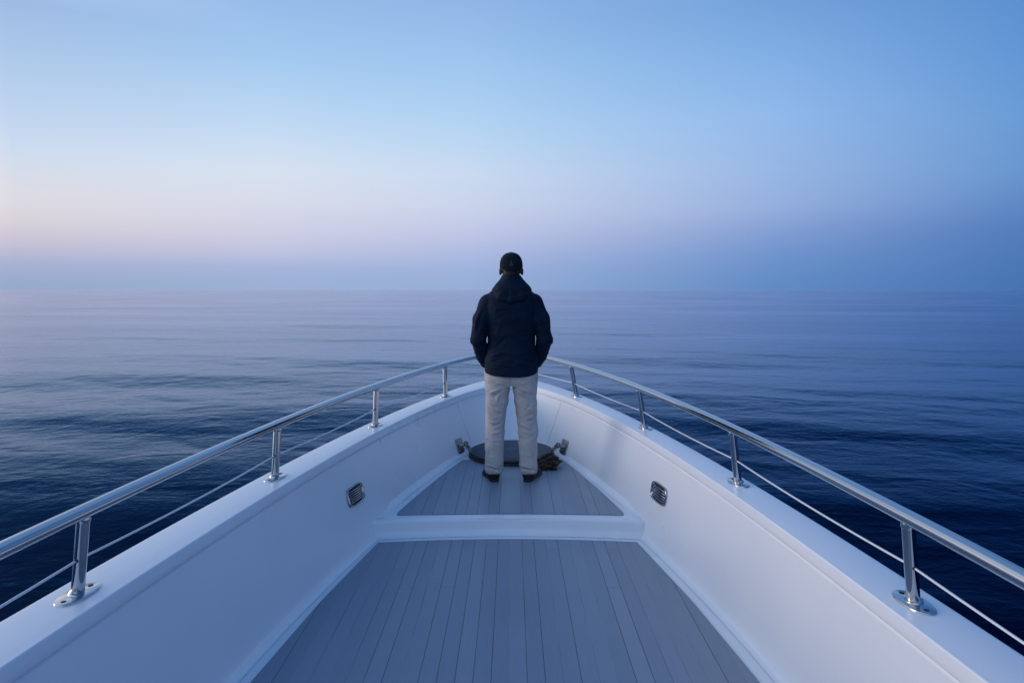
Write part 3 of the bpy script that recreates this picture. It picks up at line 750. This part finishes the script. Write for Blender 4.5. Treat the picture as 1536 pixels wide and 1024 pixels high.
def f_jacket(X, Y, Z):
    d = column(X, Y, Z, [(.80, 0, .002, .198, .148), (.835, 0, .0, .204, .155), (.90, 0, .0, .207, .156), (.98, 0, -.002, .200, .146), (1.06, 0, -.003, .182, .133), (1.16, 0, -.006, .183, .130), (1.27, 0, -.012, .192, .134), (1.36, 0, -.014, .202, .130), (1.42, 0, -.012, .200, .115), (1.462, 0, -.012, .180, .100), (1.488, 0, -.012, .150, .092), (1.52, 0, -.010, .100, .085), (1.57, 0, -.008, .080, .078), (1.60, 0, -.006, .074, .074)], 2.35)
    for s_ in (-1, 1):
        ox = .003 if s_ > 0 else 0
        a = cap_(X, Y, Z, (s_ * .174 + ox, -.012, 1.394), (s_ * .224 + ox, -.030, 1.27), .070, .066)
        a = smin(a, cap_(X, Y, Z, (s_ * .222 + ox, -.030, 1.27), (s_ * .254 + ox, -.042, 1.115), .068, .060), .02)
        a = smin(a, cap_(X, Y, Z, (s_ * .254 + ox, -.042, 1.115), (s_ * .226 + ox, .040, .985), .060, .051), .012)
        a = smin(a, cap_(X, Y, Z, (s_ * .226 + ox, .040, .985), (s_ * .200 + ox, .095, .925), .050, .046), .012)
        d = smin(d, a, .007)
    # hem: tucked, drops in the middle of the back
    d = smax(d, (.832 + 14 * X ** 4 - Z), .012)
    d = smax(d, (Z - 1.598), .008)
    return d
S_ = []
for s_ in (-1, 1):
    yb = -.13
    # draped creases falling from the shoulder to the side seam
    S_ += [((s_ * .185, -.125, 1.375), (s_ * .150, -.15, 1.19), .012, .0085), ((s_ * .150, -.14, 1.40), (s_ * .175, -.15, 1.20), .011, -.007),
           ((s_ * .12, -.14, 1.36), (s_ * .14, -.15, 1.16), .013, .006), ((s_ * .172, -.12, 1.33), (s_ * .178, -.10, 1.08), .012, -.012),
           ((s_ * .09, -.14, 1.22), (s_ * .165, -.13, 1.07), .013, .006), ((s_ * .05, -.13, 1.12), (s_ * .17, -.12, 1.02), .012, -.005),
           ((s_ * .06, -.14, 1.02), (s_ * .185, -.11, .985), .011, .0055), ((s_ * .02, -.14, .985), (s_ * .17, -.12, .945), .009, -.005),
           # elbow creases
           ((s_ * .20, -.08, 1.165), (s_ * .31, -.04, 1.135), .010, -.006), ((s_ * .20, -.09, 1.125), (s_ * .31, -.05, 1.090), .010, .007),
           ((s_ * .20, -.07, 1.085), (s_ * .30, -.03, 1.045), .009, -.006), ((s_ * .19, -.04, 1.04), (s_ * .29, .0, 1.00), .010, .006),
           ((s_ * .24, -.09, 1.33), (s_ * .28, -.09, 1.20), .012, .005), ((s_ * .21, -.09, 1.36), (s_ * .26, -.10, 1.18), .010, -.004)]
S_ += [((-.20, -.12, .895), (.20, -.12, .895), .006, -.004), ((-.16, -.14, 1.335), (.16, -.14, 1.335), .005, -.0015),
       ((-.13, -.14, .93), (.02, -.15, .915), .009, .004), ((.04, -.15, .95), (.15, -.13, .915), .009, .005), ((-.05, -.15, 1.20), (.03, -.14, 1.10), .02, .004)]
S_ = [(a_, b_, w_, am_ * 2.3) for a_, b_, w_, am_ in S_]
jk = part('jacket', f_jacket, (-.35, -.19, .80), (.35, .19, 1.62), .0062, 'jacket', S_, .0022, 2, 5, sc_=26)
def f_hood(X, Y, Z):
    d = cap_(X, Y, Z, (-.098, -.020, 1.475), (-.068, -.098, 1.440), .050, .044)
    d = smin(d, cap_(X, Y, Z, (-.068, -.098, 1.440), (0, -.118, 1.425), .044, .043), .02)
    d = smin(d, cap_(X, Y, Z, (0, -.118, 1.425), (.075, -.098, 1.442), .043, .045), .02)
    d = smin(d, cap_(X, Y, Z, (.075, -.098, 1.442), (.108, -.020, 1.475), .045, .050), .02)
    n_ = column(X, Y, Z, [(1.43, 0, -.03, .14, .105), (1.50, .002, -.03, .143, .105), (1.535, .003, -.020, .122, .095), (1.572, .003, -.014, .090, .086), (1.608, .002, -.010, .066, .080)], 2.2)
    d = smin(d, n_, .022)
    return smax(d, -column(X, Y, Z, [(1.585, 0, .0, .046, .055), (1.62, 0, .0, .050, .062)], 2), .006)
SH = [((-.10, -.10, 1.50), (-.015, -.13, 1.475), .012, .010), ((.10, -.10, 1.505), (.0, -.13, 1.480), .011, .008), ((-.11, -.11, 1.475), (.0, -.155, 1.452), .009, -.009), ((.12, -.11, 1.478), (.0, -.155, 1.452), .009, -.008),
      ((-.02, -.14, 1.49), (-.030, -.16, 1.405), .007, -.006), ((-.06, -.09, 1.56), (.05, -.10, 1.535), .009, .006), ((.07, -.09, 1.55), (-.03, -.105, 1.522), .008, -.006), ((-.12, -.09, 1.445), (-.04, -.16, 1.41), .010, .005), ((.13, -.09, 1.445), (.05, -.16, 1.41), .010, .005)]
SH = [(a_, b_, w_, am_ * 1.4) for a_, b_, w_, am_ in SH]
hd = part('hood', f_hood, (-.20, -.20, 1.34), (.20, .13, 1.63), .0048, 'jacket', SH, .0016, 2, 9, jk, 34)

def f_tr(X, Y, Z):
    d = column(X, Y, Z, [(.755, 0, .008, .170, .100), (.80, 0, .008, .200, .122), (.86, 0, .008, .203, .126), (.95, 0, .006, .185, .115)], 2.5)
    for s_ in (-1, 1):
        d = smin(d, column(X, Y, Z, LEG[s_], 2.25), .018); d = smin(d, ell(X, Y, Z, (s_ * .088, -.045, .825), (.082, .070, .080)), .03)
    d = d + .008 * np.exp(-(X / .010) ** 2) * (Z > .74) * (Y < 0)
    return smax(d, .072 + .05 * np.clip(Y, -.1, .05) - Z, .006)
ST_ = []
rg = random.Random(4)
for s_ in (-1, 1):
    c = .128 * s_
    for i, z in enumerate((.53, .505, .485, .468, .447, .43, .408, .39, .365, .335)):      # behind the knee
        sd = 1 if rg.random() < .5 else -1; w = rg.uniform(.055, .10); tl = rg.uniform(.006, .034)
        ST_.append(((c + sd * .07, -.065, z + tl), (c + sd * (.07 - w), -.088, z), rg.uniform(.006, .010), (.0042 if i % 2 else -.0036) * rg.uniform(.6, 1.2)))
    ST_ += [((c - .065, -.07, .15), (c + .05, -.10, .118), .008, .008), ((c - .05, -.09, .125), (c + .07, -.07, .095), .007, -.008), ((c - .07, -.06, .10), (c + .06, -.09, .085), .008, .008), ((c - .06, -.08, .078), (c + .06, -.08, .066), .006, -.006),
            ((c - .05, -.08, .30), (c - .062, -.06, .14), .009, .006), ((c + .045, -.09, .26), (c + .06, -.07, .15), .009, -.005),
            ((c - .05 * s_ - .02, -.09, .72), (c + .02, -.10, .64), .010, .006), ((c - .05 * s_, -.10, .745), (c + .05 * s_, -.09, .70), .010, .006), ((c - .07 * s_, -.10, .73), (c + .03 * s_, -.10, .665), .009, -.006),
            ((c + .04 * s_, -.09, .64), (c - .02 * s_, -.095, .57), .010, -.004), ((c - .04, -.09, .60), (c + .05, -.09, .56), .010, .005),
            ((s_ * .045, -.13, .815), (s_ * .165, -.12, .800), .004, -.0035), ((s_ * .165, -.12, .800), (s_ * .175, -.11, .86), .004, -.003)]
ST_ += [((-.02, -.12, .775), (-.12, -.12, .79), .009, .006), ((.02, -.12, .775), (.12, -.12, .785), .009, .006), ((-.03, -.11, .76), (-.10, -.11, .72), .009, -.005), ((.03, -.11, .76), (.10, -.11, .72), .009, -.005)]
ST_ = [(a_, b_, w_, am_ * 2.1) for a_, b_, w_, am_ in ST_]
tr = part('trousers', f_tr, (-.24, -.17, .02), (.24, .17, .96), .0048, 'trousers', ST_, .0026, 2, 3, sc_=30)

def shoe(s_, hx, ang):
    ca, sa = math.cos(ang), math.sin(ang)
    def loc(X, Y): x = X - hx; y = Y + .035; return x * ca - y * sa * s_, x * sa * s_ + y * ca
    def up(X, Y, Z):
        u, v_ = loc(X, Y)
        d = ell(u, v_, Z, (0, .048, .046), (.042, .064, .072))
        d = smin(d, cap_(u, v_, Z, (0, .06, .045), (0, .135, .042), .042, .038), .03)
        d = smin(d, ell(u, v_, Z, (-.003 * s_, .200, .026), (.046, .080, .040)), .03)
        d = smin(d, cap_(u, v_, Z, (0, .045, .06), (0, .050, .135), .046, .047), .02)
        d = smax(d, Z - .122 + .14 * v_, .006)
        return smax(d, .016 - Z, .004)
    def so(X, Y, Z):
        u, v_ = loc(X, Y)
        hw = np.interp(v_, [-.02, -.005, .03, .09, .14, .20, .25, .28, .292], [.004, .028, .040, .036, .040, .048, .044, .026, .004])
        d = np.abs(u) - hw; d = smax(d, np.abs(Z - .011) - .011, .004); return np.maximum(d, np.maximum(-.019 - v_, v_ - .291))
    b0 = (hx - .18, -.09, -.006); b1 = (hx + .18, .30, .13)
    o = part('shoe', up, b0, b1, .0042, 'shoe', ((tuple(), tuple(), 0, 0),)[:0], .0008, 2)
    part('sole', so, b0, (b1[0], b1[1], .04), .0036, 'sole', parent=o, it=1)
shoe(-1, -.124, R(17)); shoe(1, .122, R(21))

# ------------------------------------------------------------------ the sea
SEA = -2.15
rg = np.random.default_rng(21)
waves = []
for lam, amp, n_ in ((60, .035, 4), (38, .045, 4), (19, .035, 4), (9.5, .019, 6), (5.2, .0085, 8), (2.9, .0042, 10), (1.6, .0020, 12)):
    for _ in range(n_):
        th = R(78 + rg.normal() * 20); l_ = lam * rg.uniform(.75, 1.3)
        waves.append((l_, amp / math.sqrt(n_) * 1.3, math.cos(th) * 2 * math.pi / l_, math.sin(th) * 2 * math.pi / l_, rg.uniform(0, 6.28)))
NA = 1500
a1 = np.linspace(-50, 50, 1100, endpoint=False); a2 = np.linspace(50, 310, 301)[:-1]
ang = np.radians(np.concatenate([a1, a2])); nA = len(ang)
rad = [1.2]
while rad[-1] < 60000:
    r_ = rad[-1]; step = max(.06, min(r_ * .011, .30 + r_ * .0035)) if r_ < 1300 else r_ * .12
    rad.append(r_ + step)
rad = np.array(rad); nR = len(rad)
RRr, AA = np.meshgrid(rad, ang, indexing='ij')
X = RRr * np.sin(AA); Y = RRr * np.cos(AA) + 2.0; Z = np.zeros_like(X)
cell = np.gradient(rad)[:, None]
patchy = .72 + .28 * np.sin(X * .021 + 1.3 + .8 * np.sin(Y * .013)) * np.sin(Y * .034 + .7 + .9 * np.sin(X * .009))
for l_, am, kx, ky, ph in waves:
    fade = np.clip((l_ / (cell * 2.6)) - .6, 0, 1)
    s_ = X * kx + Y * ky + ph; Z += am * fade * (np.sin(s_) + .18 * np.cos(2 * s_)) * (patchy if l_ < 12 else 1)
Z += SEA
verts = np.stack([X.ravel(), Y.ravel(), Z.ravel()], 1)
verts = np.vstack([verts, [[0, 2.0, SEA]]])
ii, jj = np.meshgrid(np.arange(nR - 1), np.arange(nA), indexing='ij'); j2 = (jj + 1) % nA
quads = np.stack([ii * nA + jj, (ii + 1) * nA + jj, (ii + 1) * nA + j2, ii * nA + j2], -1).reshape(-1, 4)
me = bpy.data.meshes.new('sea'); nv = len(verts); nq = len(quads)
me.vertices.add(nv); me.vertices.foreach_set('co', verts.astype(np.float32).ravel())
me.loops.add(nq * 4 + nA * 3); tri = np.stack([np.full(nA, nv - 1), np.arange(nA), (np.arange(nA) + 1) % nA], 1)
me.loops.foreach_set('vertex_index', np.concatenate([quads[:, ::-1].ravel(), tri[:, ::-1].ravel()]).astype(np.int32))
me.polygons.add(nq + nA)
me.polygons.foreach_set('loop_start', np.concatenate([np.arange(nq) * 4, nq * 4 + np.arange(nA) * 3]).astype(np.int32))
me.update(calc_edges=True); me.validate()
me.polygons.foreach_set('use_smooth', [True] * len(me.polygons))
if me.polygons[0].normal.z < 0: me.flip_normals()
me.materials.append(M['sea'])
sea = bpy.data.objects.new('sea', me); col.objects.link(sea)
tag(sea, 'calm dark blue sea with low soft ripples reaching the horizon', kind='structure')
